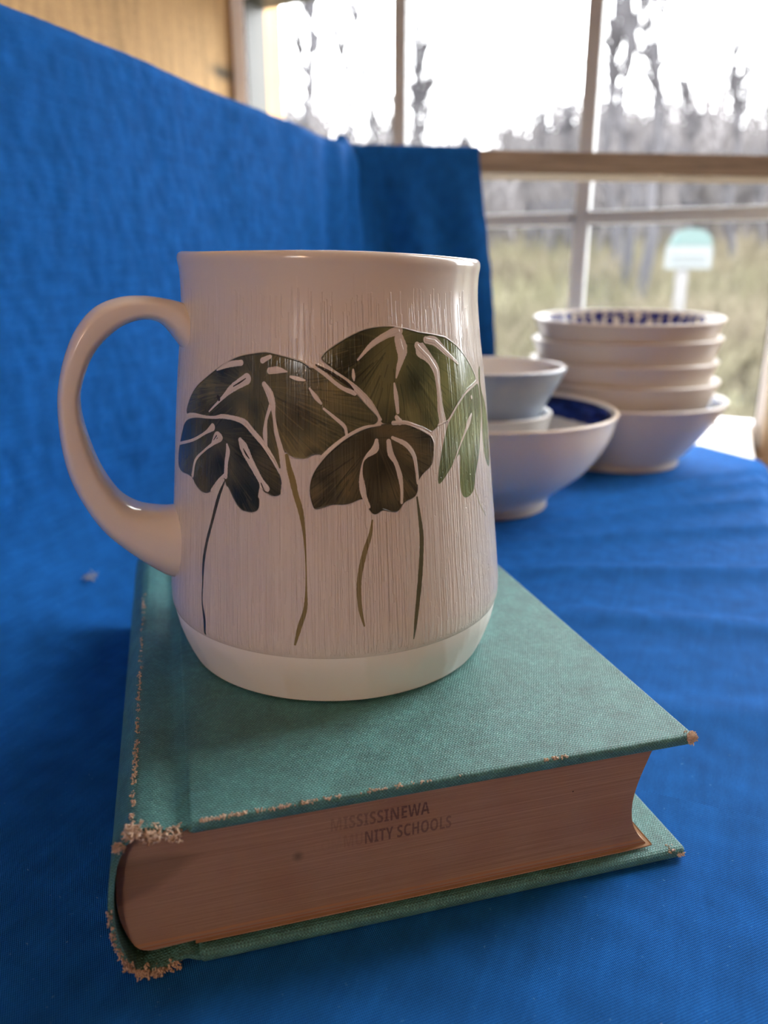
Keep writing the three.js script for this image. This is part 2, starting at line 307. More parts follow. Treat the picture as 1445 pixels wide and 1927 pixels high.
{
  // path across: up the back of the fold, over it, down the wall, round the foot, across the table, over its right edge
  const path = [], R = 0.05, YT = 0.194, push = (n, y) => path.push([n, y]);
  for (let k = 0; k <= 6; k++) push(-0.013, lerp(0.12, YT - 0.006, k / 6));
  for (let k = 1; k < 8; k++) { const a = Math.PI - k / 8 * Math.PI; push(-0.0065 + 0.0065 * Math.cos(a), YT - 0.006 + 0.006 * Math.sin(a)); }
  for (let k = 0; k <= 100; k++) push(0, lerp(YT - 0.006, T + R, k / 100));
  for (let k = 1; k < 14; k++) { const a = Math.PI + k / 14 * Math.PI / 2; push(R + R * Math.cos(a), T + R + R * Math.sin(a)); }
  for (let k = 0; k <= 60; k++) push(lerp(R, 0.2885, k / 60), T);
  for (let k = 1; k < 8; k++) { const a = Math.PI / 2 - k / 8 * Math.PI / 2; push(0.2885 + 0.0105 * Math.cos(a), T - 0.0105 + 0.0105 * Math.sin(a)); }
  for (let k = 0; k <= 10; k++) push(0.299 + 0.006 * k / 10, lerp(T - 0.0105, T - 0.22, k / 10));
  const arc = [0]; for (let k = 1; k < path.length; k++) arc.push(arc[k - 1] + Math.hypot(path[k][0] - path[k - 1][0], path[k][1] - path[k - 1][1]));
  const nu = path.length - 1, nv = 420;
  // creases fanning out to the right edge of the table: [n0, b0, n1, b1, width, height]
  const cre = [[0.14, 0.20, 0.30, 0.335, 0.0055, 0.0022], [0.13, 0.17, 0.30, 0.275, 0.006, 0.0020], [0.15, 0.23, 0.30, 0.39, 0.005, 0.0018], [0.12, 0.13, 0.30, 0.20, 0.008, 0.0018], [0.17, 0.27, 0.30, 0.43, 0.005, 0.0014], [0.16, 0.10, 0.30, 0.13, 0.009, 0.0014], [0.20, 0.03, 0.30, 0.06, 0.010, 0.0012], [0.268, -0.03, 0.33, 0.0, 0.006, 0.0010], [0.22, 0.33, 0.30, 0.45, 0.005, 0.0012]];
  const g = sheet(nu, nv, (i, j) => {
    const k = Math.round(i * nu), [n0, y0] = path[k]; let n = n0, y = y0;
    const wallish = smooth(y, T + 0.005, T + 0.06), flat = n0 > 0.02 && y0 < T + 0.03 ? 1 : 0;
    const edge = n0 < 0.045 ? 0.352 : n0 < 0.07 ? lerp(0.352, 0.5, smooth(n0, 0.045, 0.07)) : n0 < 0.25 ? 0.5 : lerp(0.5, 0.462, Math.min(1, (n0 - 0.25) / 0.038));
    const b = lerp(-0.45, edge, j);
    if (wallish > 0 && n0 < 0.06) {
      const s = n0 < -0.006 ? -0.3 : 1;
      let w = 0.0035 * N(b * 9, y * 7, 2) + 0.0016 * N(b * 26, y * 15, 5) + 0.0006 * N(b * 70, y * 40, 8) + (0.00055 * N((b + y * 0.45) * 190, (y - b * 0.3) * 75, 4) + 0.00035 * N((b + y * 0.4) * 420, y * 170, 6)) * (1 - 0.6 * smooth(b, 0.15, 0.3));
      const q = smooth(b, 0.18, 0.33); w += q * (0.0016 * Math.sin(b * 118 + y * 7) + 0.0011 * Math.sin(b * 205 - y * 9 + 1) + 0.0022 * N(b * 45, y * 3, 9));
      const end = smooth(b, 0.325, 0.352); w += end * end * (0.010 * (1 - smooth(y, 0.0, 0.19)) + 0.002);
      n += w * wallish * s;
      y += (0.0055 - 0.0095 * (b - 0.03) / 0.31 + 0.0012 * N(b * 14, 3, 1) + 0.007 * Math.exp(-Math.pow((b - 0.337) / 0.007, 2)) - 0.004 * smooth(b, 0.342, 0.352)) * smooth(y0, 0.10, 0.194);
    }
    if (flat || n0 > 0.27) {
      let w = 0.0004 * N(n * 16, b * 16, 3) + 0.0002 * N(n * 60, b * 30, 7); w = Math.max(w, 0) * smooth(n0, 0.15, 0.2) ;
      for (const [a0, b0, a1, b1, wd, ht] of cre) { const dx = a1 - a0, dy = b1 - b0, L = Math.hypot(dx, dy), u = ((n - a0) * dx + (b - b0) * dy) / L / L, d = ((n - a0) * dy - (b - b0) * dx) / L; if (u > -0.1 && u < 1.3) w += ht * 1.9 * smooth(u, 0.0, 0.6) * Math.exp(-d * d / wd / wd); }
      if (n0 <= 0.2885) y += w; else { y += w * 0.7 * clamp(1 - (T - y0) / 0.1, 0, 1); n += w * 0.8 + 0.004 * (0.5 + N(b * 22, 2, 6)) * clamp((T - y0) / 0.03, 0, 1); }
    }
    const p = cl(n, y, b); return [p.x, p.y, p.z, arc[k], b];
  });
  const c = mesh(g, blue, 'blue_cloth'); tag(c, 'blue cotton cloth covering the table and sweeping up the left side as a backdrop', 'cloth');
}
// thin wooden rail across the window and the end of cloth hung over it
const railA = V(-0.045, 0, -0.611), railB = V(0.474, 0, -0.672), railDir = railB.clone().sub(railA).normalize(), railN = V(-railDir.z, 0, railDir.x);
{
  const L = railA.distanceTo(railB), g = boxUV(box(L, 0.0158, 0.046, 0.0012)); g.rotateY(Math.atan2(-railDir.z, railDir.x));
  const c = railA.clone().add(railB).multiplyScalar(0.5).addScaledVector(railN, -0.023); g.translate(c.x, 0.1834, c.z);
  const tex = dataTex(512, 128, (x, y) => { const a = N(x / 120, y / 5, 2) * 0.25 + N(x / 30, y / 2.2, 5) * 0.12 + 1; return [146 * a, 130 * a, 110 * a]; }, true, [0.3, 0.06]);
  tag(mesh(g, std({ map: tex, roughness: 0.75 }), 'wooden_rail'), 'thin plain wooden rail running across the window above the bowls', 'rail');
}
{
  const nv = 90, nu = 60, path = [];
  for (let k = 0; k <= 8; k++) path.push([-0.0485, lerp(0.135, 0.191, k / 8)]);
  for (let k = 1; k <= 6; k++) path.push([lerp(-0.0485, 0.0012, k / 6), 0.1933]);
  for (let k = 1; k <= 60; k++) path.push([0.0018 + 0.004 * Math.sin(k / 60 * 2.2), lerp(0.1918, T + 0.0025, k / 60)]);
  const arc = [0]; for (let k = 1; k < path.length; k++) arc.push(arc[k - 1] + Math.hypot(path[k][0] - path[k - 1][0], path[k][1] - path[k - 1][1]));
  const np = path.length - 1;
  const g = sheet(nu, np, (i, j) => {
    const k = Math.round(j * np), [m0, y0] = path[k], down = m0 > 0 ? clamp((0.187 - y0) / 0.22, 0, 1) : 0;
    const right = 0.116 + 0.027 * down + 0.004 * Math.sin(down * 5) * down + 0.0014 * N(y0 * 70, 1, 3), left = 0.022 + 0.012 * down, s = lerp(left, right, i);
    let m = m0 + (m0 > 0 ? smooth(down, 0, 0.25) : 0) * (0.0035 * Math.sin(s * 140 - down * 7) * (1 - 0.5 * i) + 0.002 * Math.sin(s * 60 + 2) + 0.003 * Math.exp(-Math.pow((s - left - 0.012 - 0.02 * down) / 0.006, 2)));
    const q = railA.clone().addScaledVector(railDir, s).addScaledVector(railN, m); return [q.x, y0 + 0.0006 * N(s * 60, 2, 2), q.z, s, arc[k]];
  });
  tag(mesh(g, blue, 'hanging_cloth'), 'dark end of blue cloth hanging over the wooden rail in the corner', 'cloth');
}

// ------------------------------------------------------------------ the book (x along the front edge, -z away from the camera)
const book = thing('old_book', 'worn teal cloth hardback book lying flat under the white mug', 'book');
book.position.set(-0.0499, 0, -0.1240); book.rotation.y = 15.4 * D2R;
const BL = 0.175, BW = 0.128;
const clothTeal = (() => {
  const R = rng(9);
  const c = canvas(1024, 1024, (x, w, h) => {
    const im = x.createImageData(w, h);
    for (let j = 0; j < h; j++) for (let i = 0; i < w; i++) {
      const u = i / 1024 * 80, v = j / 1024 * 80, weave = Math.sin(u * Math.PI * 2) * Math.sin(v * Math.PI * 2), a = 1 + 0.20 * weave + 0.12 * N(i / 120, j / 120, 1) + 0.10 * N(i / 30, j / 30, 4) + 0.12 * (hash(i, j) - 0.5), o = (j * w + i) * 4;
      const sp = hash(Math.round(u * 2), Math.round(v * 2)) > 0.82 && weave > 0.3 ? 44 : 0;
      im.data[o] = 72 * a + sp; im.data[o + 1] = 127 * a + sp; im.data[o + 2] = 124 * a + sp; im.data[o + 3] = 255;
    }
    x.putImageData(im, 0, 0);
  });
  return canvasTex(c, true, [0.064, 0.064]);
})();
const linenBump = dataTex(512, 512, (x, y) => { const u = x / 512 * 20, v = y / 512 * 20, r = (v | 0) & 1; const d = Math.sin((u + 0.5 * r) * Math.PI * 2), e = Math.abs(Math.sin(v * Math.PI)); return 0.30 + 0.34 * Math.max(0, d) * e + 0.22 * e + 0.16 * (hash(x >> 1, y >> 1) - 0.5) + 0.1 * N(u, v, 2); }, false, [0.0145, 0.0145]);
const teal = phys({ map: clothTeal, bumpMap: linenBump, bumpScale: 0.00032, roughness: 0.38, specularIntensity: 1 });
const fray = std({ color: lin(0.66, 0.50, 0.37), roughness: 0.95 });
function tuft(list, seed) {                                        // short broken threads: [x, y, z, out x, out y, out z, count, spread, length]
  const R = rng(seed), L = new Limbs();
  for (const [x, y, z, dx, dy, dz, n, s, len] of list) for (let k = 0; k < n * 1.4; k++) {
    const p = V(x + (R() - 0.5) * s, y + (R() - 0.5) * s * 0.6, z + (R() - 0.5) * s), lg = len * 0.62, d = V(dx + (R() - 0.5) * 1.6, dy + (R() - 0.5) * 1.6, dz + (R() - 0.5) * 1.6).normalize(), e = V(R() - 0.5, R() - 0.5, R() - 0.5).multiplyScalar(len * 0.8), l = lg * (0.5 + R() * 0.7);
    L.tube([p, p.clone().addScaledVector(d, l * 0.5), p.clone().addScaledVector(d, l).add(e.multiplyScalar(0.5))], [0.00020, 0.00018, 0.00010], 4);
  }
  return L.geometry();
}
function profile(pts, z0, z1, closed = true) {                     // a cross-section swept along the book
  const s = new THREE.Shape(); pts.forEach(([x, y], k) => (k ? s.lineTo(x, y) : s.moveTo(x, y)));
  const g = new THREE.ExtrudeGeometry(s, { depth: z1 - z0, bevelEnabled: false, steps: 1 }); g.translate(0, 0, z0); return g;
}
const curve = (pts, n) => new THREE.SplineCurve(pts.map(([x, y]) => new THREE.Vector2(x, y))).getPoints(n).map((p) => [p.x, p.y]);
{
  // boards
  const BT = 0.0030, top = box(BW - 0.0115, BT, BL, 0.0011, 4); top.translate(0.0115 + (BW - 0.0115) / 2, -BT / 2, -BL / 2);
  const fc = mesh(boxUV(top), teal, 'front_cover', book);
  const low = box(BW - 0.0095, BT, BL, 0.0013, 4); low.translate(0.0115 + (BW - 0.0095) / 2, T + BT / 2 + 0.0004, -BL / 2);
  const bc = mesh(boxUV(low), teal, 'back_cover', book);
  mesh(tuft([[0.1268, -0.0008, -0.0006, 0.6, 0.3, 0.6, 170, 0.0022, 0.0013], [0.1270, -0.0020, -0.0008, 0.7, -0.2, 0.5, 90, 0.0016, 0.0010]], 3), fray, 'frayed_corner', fc).userData.label = 'frayed tan corner';
  { const list = [], R = rng(8); for (let k = 0; k < 90; k++) { const x = 0.014 + R() * R() * 0.07; list.push([x, -0.0003, -0.0006, 0, 0.4, 0.6, 2 + (R() * 3 | 0), 0.0008, 0.0006]); } for (let k = 0; k < 16; k++) list.push([0.089 + R() * 0.006, -0.0003, -0.0006, 0, 0.4, 0.6, 4, 0.0008, 0.0006]); mesh(tuft(list, 21), fray, 'frayed_edge', fc).userData.label = 'tan threads worn bare along the front edge'; }
  mesh(tuft([[0.1282, T + 0.0018, -0.0006, 0.6, 0.2, 0.6, 60, 0.0018, 0.0009], [0.126, T + 0.0028, -0.0012, 0.2, 0.6, 0.5, 40, 0.0022, 0.0007]], 4), fray, 'frayed_corner', bc).userData.label = 'frayed tan corner';
  // rounded spine with the two hinge grooves
  const outer = curve([[0.0130, 0.0000], [0.0110, -0.0006], [0.0088, -0.0014], [0.0066, -0.0006], [0.0042, 0.0003], [0.0018, 0.0001], [-0.0006, -0.0016], [-0.0034, -0.0070], [-0.0050, -0.0160], [-0.0050, -0.0240], [-0.0034, -0.0310], [-0.0008, -0.0346], [0.0024, -0.0352], [0.0060, -0.0346], [0.0088, -0.0336], [0.0112, -0.0347], [0.0130, -0.0351]], 90);
  const inner = outer.map(([x, y], k) => { const a = outer[Math.max(0, k - 1)], b = outer[Math.min(outer.length - 1, k + 1)], l = Math.hypot(b[0] - a[0], b[1] - a[1]); return [x - (b[1] - a[1]) / l * 0.0011, y + (b[0] - a[0]) / l * 0.0011]; });
  const sp = profile([...outer, ...inner.reverse()], -BL + 0.0004, -0.0004); const spg = toCreasedNormals(boxUV(sp), 0.7);
  const spine = mesh(spg, teal, 'spine', book);
  mesh(tuft([[0.0012, -0.0002, -0.0006, -0.2, 0.6, 0.6, 170, 0.0030, 0.0016], [0.0048, -0.0010, -0.0002, 0, 0.4, 0.8, 150, 0.0034, 0.0013], [0.0085, -0.0018, -0.0002, 0, 0.3, 0.9, 90, 0.0034, 0.0011], [-0.0014, -0.0030, -0.0004, -0.6, 0.1, 0.6, 60, 0.0022, 0.0012]], 5), fray, 'frayed_corner', spine).userData.label = 'frayed tan threads at the head of the spine';
  mesh(tuft([[0.0000, -0.0344, -0.0004, -0.3, -0.2, 0.8, 90, 0.0026, 0.0010], [0.0030, -0.0349, -0.0004, 0, -0.1, 0.9, 80, 0.0026, 0.0009], [0.0064, -0.0342, -0.0004, 0, 0, 0.9, 36, 0.0026, 0.0008], [-0.0026, -0.0322, -0.0004, -0.4, 0, 0.8, 40, 0.0020, 0.0008]], 6), fray, 'frayed_corner', spine).userData.label = 'frayed tan threads at the lower corner of the spine';
  { const list = [], R = rng(12); for (let k = 0; k < 150; k++) { const f = Math.pow(R(), 1.7), z = -0.001 - f * 0.12; list.push([0.0006 + R() * 0.0008, 0.0000, z, -0.3, 0.8, 0, 1 + (R() * 3 * (1 - f) | 0), 0.0007, 0.0006]); } for (let k = 0; k < 60; k++) { const q = outer[46 + (R() * 26 | 0)]; list.push([q[0] + 0.0003, q[1], -0.0003, -0.2, 0, 0.9, 3, 0.0010, 0.0008]); } mesh(tuft(list, 13), fray, 'frayed_edge', spine).userData.label = 'tan threads worn bare along the spine edge'; }
  // text block: the near end carries a faded ink stamp
  const left = curve([[0.0110, -0.0319], [0.0050, -0.0321], [0.0012, -0.0320], [-0.0014, -0.0298], [-0.0034, -0.0230], [-0.0036, -0.0160], [-0.0024, -0.0080], [0.0000, -0.0032]], 24), right = curve([[0.1194, -0.0030], [0.1180, -0.0070], [0.1160, -0.0130], [0.1150, -0.0190], [0.1156, -0.0245], [0.1176, -0.0285], [0.1200, -0.0314]], 24);
  const block = profile([...left, ...right, [0.1200, -0.0319], [0.02, -0.0319]], -BL + 0.0035, -0.0030);
  const pageEnd = canvas(2048, 512, (x, w, h) => {
    const R = rng(31), X = (m) => m / 0.125 * w + 64, Y = (m) => -m / 0.0325 * h;
    x.fillStyle = 'rgb(152,124,103)'; x.fillRect(0, 0, w, h);
    for (let k = 0; k < 1500; k++) { const y = R() * h, l = 80 + R() * 700, x0 = R() * w - 100, d = R(); x.strokeStyle = d < 0.55 ? `rgba(96,66,48,${0.05 + R() * 0.16})` : `rgba(220,190,160,${0.04 + R() * 0.14})`; x.lineWidth = 0.7 + R() * 1.3; x.beginPath(); x.moveTo(x0, y); x.lineTo(x0 + l, y + (R() - 0.5) * 4); x.stroke(); }
    for (let k = 0; k < 70; k++) { const gx = R() * w, gy = R() * h, r = 20 + R() * 120, q = x.createRadialGradient(gx, gy, 0, gx, gy, r); q.addColorStop(0, `rgba(${R() < 0.5 ? '120,70,60' : '150,110,70'},0.10)`); q.addColorStop(1, 'rgba(120,80,60,0)'); x.fillStyle = q; x.fillRect(gx - r, gy - r, 2 * r, 2 * r); }
    // water stain by the spine, a smudge and a small dot
    for (let k = 0; k < 7; k++) { const e = k * 0.00025; x.fillStyle = 'rgba(92,62,58,0.06)'; x.beginPath(); x.moveTo(X(-0.004), Y(-0.0082 - e)); x.quadraticCurveTo(X(0.006 - e), Y(-0.0072 - e), X(0.0150 - e * 3), Y(-0.0102)); x.quadraticCurveTo(X(0.008 - e), Y(-0.0150), X(0.003 - e), Y(-0.0180 + e)); x.lineTo(X(-0.005), Y(-0.0200)); x.closePath(); x.fill(); }
    { const gx = X(0.0335), gy = Y(-0.0155), q = x.createRadialGradient(gx, gy, 0, gx, gy, 26); q.addColorStop(0, 'rgba(70,60,48,0.55)'); q.addColorStop(1, 'rgba(70,60,48,0)'); x.fillStyle = q; x.fillRect(gx - 30, gy - 46, 60, 92); }
    x.fillStyle = 'rgba(40,25,22,0.8)'; x.beginPath(); x.arc(X(0.0985), Y(-0.0122), 3, 0, 7); x.fill();
    x.fillStyle = 'rgba(150,72,28,0.55)'; x.fillRect(0, Y(-0.0312), w, 4); x.fillStyle = 'rgba(200,130,70,0.35)'; x.fillRect(0, Y(-0.0300), w, 10);
    // stamp
    const stamp = (s, x0, y0, width, px, fade) => { x.save(); x.font = `bold ${px}px sans-serif`; const m = x.measureText(s).width; x.translate(x0, y0);  x.scale(width / m, 1); let cx = 0; for (let k = 0; k < s.length; k++) { const a = fade(k / (s.length - 1)); x.fillStyle = `rgba(48,34,44,${a})`; x.fillText(s[k], cx, 0); cx += x.measureText(s[k]).width; } x.restore(); };
    stamp('MISSISSINEWA', X(0.0405), Y(-0.0108), 370, 70, (f) => 0.16 + 0.42 * f);
    stamp('COMMUNITY SCHOOLS', X(0.0366), Y(-0.0156), 521, 70, (f) => (f < 0.13 ? 0.03 : f < 0.28 ? 0.10 : 0.26 + 0.2 * Math.sin(f * 3)));
    for (let k = 0; k < 500; k++) { x.fillStyle = 'rgba(160,130,108,0.55)'; x.fillRect(X(0.036) + R() * 520, Y(-0.002) + R() * 190, 1 + R() * 12, 1 + R() * 1.6); }
  });
  const endTex = canvasTex(pageEnd, true); endTex.wrapS = endTex.wrapT = THREE.ClampToEdgeWrapping;
  const endBump = dataTex(512, 512, (x, y) => 0.5 + 0.35 * N(x / 160, y / 2.4, 2) + 0.3 * (hash(x >> 6, y) - 0.5), false, [0.06, 0.0162]);
  const endMat = std({ map: endTex, roughness: 0.9 }), sideMat = std({ color: lin(0.62, 0.47, 0.31), bumpMap: endBump, bumpScale: 0.0003, roughness: 0.9 });
  const pos = block.attributes.position, uv = block.attributes.uv, grp = block.groups;
  const cap = grp.find((q) => q.materialIndex === 0);
  for (let i = 0; i < pos.count; i++) if (i >= cap.start && i < cap.start + cap.count) uv.setXY(i, (pos.getX(i) / 0.125 * 2048 + 64) / 2048, 1 + pos.getY(i) / 0.0325); else uv.setXY(i, pos.getZ(i), pos.getY(i));
  const tb = new THREE.Mesh(block, [endMat, sideMat]); tb.name = 'text_block'; tb.castShadow = tb.receiveShadow = true; tb.userData.label = 'browned page block with a faded school ink stamp'; book.add(tb);
  // endpaper turned out along the lower edge
  const ep = profile([...curve([[0.0110, -0.03205], [0.03, -0.0322], [0.09, -0.0322], [0.1180, -0.0321], [0.1212, -0.0317]], 20), ...curve([[0.1212, -0.0314], [0.1180, -0.0318], [0.09, -0.0319], [0.03, -0.0319], [0.0110, -0.0320]], 20)], -BL + 0.003, -0.0022);
  mesh(boxUV(ep), std({ color: lin(0.36, 0.22, 0.13), roughness: 0.85 }), 'endpaper', book).userData.label = 'orange-brown endpaper edge';
}

// ------------------------------------------------------------------ the mug
const MX = -0.0141, MZ = -0.2145;
const mug = thing('ceramic_mug', 'white porcelain mug with painted dark green leaves standing on the teal book', 'mug'); mug.position.set(MX, 0.0004, MZ);
const LEAF = {
  leaf1: [342,528,364,484,417,431,492,392,556,359,617,332,669,314,727,305,777,299,816,305,870,315,915,325,951,349,964,336,1016,356,1094,411,1145,464,1192,507,1133,529,1072,547,1016,587,979,616,982,606,951,606,924,622,874,617,850,595,842,630,833,662,813,625,772,588,704,516,592,500,553,511,426,518],
  leaf2: [343,538,295,608,240,697,275,736,410,726,440,757,502,776,552,753,580,708,608,704,616,732,625,730,658,781,684,801,698,803,732,805,757,789,752,736,757,717,784,736,813,747,845,732,833,666,772,592,732,553,686,521,625,508,546,515],
  leaf3: [984,320,984,309,1003,293,1046,269,1095,246,1145,229,1196,222,1254,221,1309,229,1367,241,1425,247,1504,259,1570,287,1624,321,1686,375,1728,420,1622,441,1548,477,1484,531,1428,542,1394,560,1353,539,1278,516,1196,519,1189,502,1155,448,1113,410,1076,385,1030,348],
  leaf4: [1188,519,1152,525,1104,540,1057,563,1002,604,960,650,941,688,936,730,949,777,958,781,985,775,1012,764,1066,768,1117,746,1126,764,1148,802,1166,804,1186,790,1214,801,1244,804,1265,772,1308,764,1323,744,1322,713,1351,686,1388,669,1398,639,1404,596,1388,568,1347,547,1277,520,1236,517],
  leaf5: [1725,429,1609,453,1547,486,1484,536,1450,602,1426,665,1412,730,1424,736,1486,687,1546,638,1535,704,1529,768,1550,809,1601,806,1630,788,1643,739,1689,686,1716,619,1755,530,1747,445],
  leaf6: [1803,367,1762,456,1843,519,1893,651,1838,766,1769,716,1745,648,1764,532,1753,455,1757,391],
};
const VEIN = {
  v1: [556,363,5.0,618,342,18.7,675,334,18.7],
  v2: [520,497,5.8,590,448,12.5,632,417,25.0,701,382,35.4],
  v3: [764,324,18.7,794,312,12.5],
  v4: [793,354,20.8,825,351,20.8,858,355,5.0],
  v5: [872,370,7.5,894,375,13.3,923,380,6.7],
  v6: [940,404,5.8,961,429,15.8,980,449,8.3],
  v7: [989,465,7.0,1027,493,11.0,1061,522,12.0,1067,545,10.0],
  v8: [772,395,16.7,794,423,25.8,805,453,22.9,811,490,11.7,820,541,15.8,836,592,18.7,846,627,27.1,853,679,29.1,853,732,35.4],
  v9: [798,460,14.2,782,505,10.8,778,553,17.5,784,586,7.5],
  v10: [938,329,8.0,992,360,12.0,1052,401,13.0,1099,420,15.0],
  v11: [957,327,9.0,1030,358,14.0,1076,385,15.0,1113,412,17.0,1155,452,16.0,1191,504,7.0],
  w1: [325,544,6.7,365,527,12.5,425,519,13.3,501,517,10.0,552,513,10.0,593,506,15.0,656,508,15.8,695,517,20.0,732,546,19.2,772,581,18.3,805,622,15.0,833,667,10.0],
  w2: [274,639,10.8,421,602,10.8,504,567,12.5,542,546,25.8],
  w3: [543,597,12.5,566,567,20.0,587,576,18.3,549,598,12.5,498,627,8.3,433,674,12.5,414,727,16.7],
  w4: [617,594,7.5,622,615,18.3,615,652,16.7,612,700,16.7],
  w5: [677,574,16.7,691,594,33.3,715,631,27.5,741,668,21.7,763,699,20.8,784,722,22.9],
  w6: [610,693,10.8,581,719,16.7,546,759,22.9],
  w7: [759,699,12.5,763,716,12.5,759,749,16.7],
  x1: [1280,232,30.0,1231,245,22.0,1168,275,17.0,1114,320,6.0],
  x2: [1278,260,40.0,1287,291,46.0,1280,323,25.0,1270,343,19.0,1257,377,6.0],
  x3: [1248,395,7.0,1252,432,17.0,1256,485,12.0],
  x4: [1250,500,15.0,1262,515,22.0],
  x5: [1355,281,25.0,1369,294,50.0,1404,320,35.0,1437,360,33.0,1444,420,23.0,1446,492,31.0,1452,536,39.0,1428,577,40.0,1414,637,30.0,1404,697,25.0],
  x6: [1397,264,23.0,1443,270,31.0,1498,305,22.0,1573,350,6.0],
  x7: [1725,429,6.0,1609,453,8.0,1547,486,8.0,1481,535,10.0],
  x8: [1644,531,10.0,1618,553,24.0,1589,580,13.0,1548,620,7.0,1490,688,5.0],
  x9: [1096,349,7.0,1097,369,13.0,1098,381,5.0],
  x10: [1656,471,13.0,1658,474,13.0],
  y1: [974,619,11.0,1025,577,10.0,1071,549,10.0,1128,526,9.0,1188,520,6.0],
  y2: [1236,517,14.0,1288,520,13.0,1348,543,13.0,1394,569,11.0],
  y3: [1172,568,13.0,1166,593,25.0,1135,616,11.0,1122,632,5.0,1114,670,10.0,1116,708,22.0,1122,742,18.0,1137,778,12.0],
  y4: [1216,574,17.0,1222,613,22.0,1240,644,16.0,1254,688,18.0,1259,732,12.0,1257,775,10.0],
  y5: [1231,563,11.0,1284,590,17.0,1312,625,16.0,1321,674,13.0,1324,718,11.0],
};
const DARK = {
  d1: [642,408,3.3,672,394,5.0,696,381,2.5],
  d2: [549,587,2.5,564,571,4.2],
  d3: [691,601,2.5,701,615,5.8,715,630,3.3],
  d4: [763,706,3.3,776,730,5.0,792,736,4.2],
  d5: [567,446,12.5,573,453,12.5],
  d6: [964,334,5.0,1020,360,11.0,1076,393,11.0,1095,409,4.0],
};
const STEM = {
  s1: [611,710,3.6,580,768,13.3,545,862,12.4,516,942,13.3,500,1013,13.3,497,1090,7.1,496,1160,6.2,509,1217,12.4,506,1277,9.8],
  s2: [858,612,12.5,867,654,18.7,877,686,22.2,889,735,19.5,905,787,17.8,916,860,9.8,921,953,4.4,921,1044,6.2,917,1113,13.3,898,1174,15.1,881,1238,7.1],
  s3: [1148,823,5.5,1140,867,11.9,1119,926,16.5,1101,998,15.6,1096,1047,15.6,1100,1122,12.8,1111,1175,5.5],
  s4: [1318,765,6.4,1324,819,11.0,1330,894,16.5,1327,952,16.5,1316,1046,18.3,1303,1129,15.6,1293,1192,11.9,1285,1248,3.7],
  s5: [1630,788,4.0,1673,861,5.0,1724,914,4.0],
};

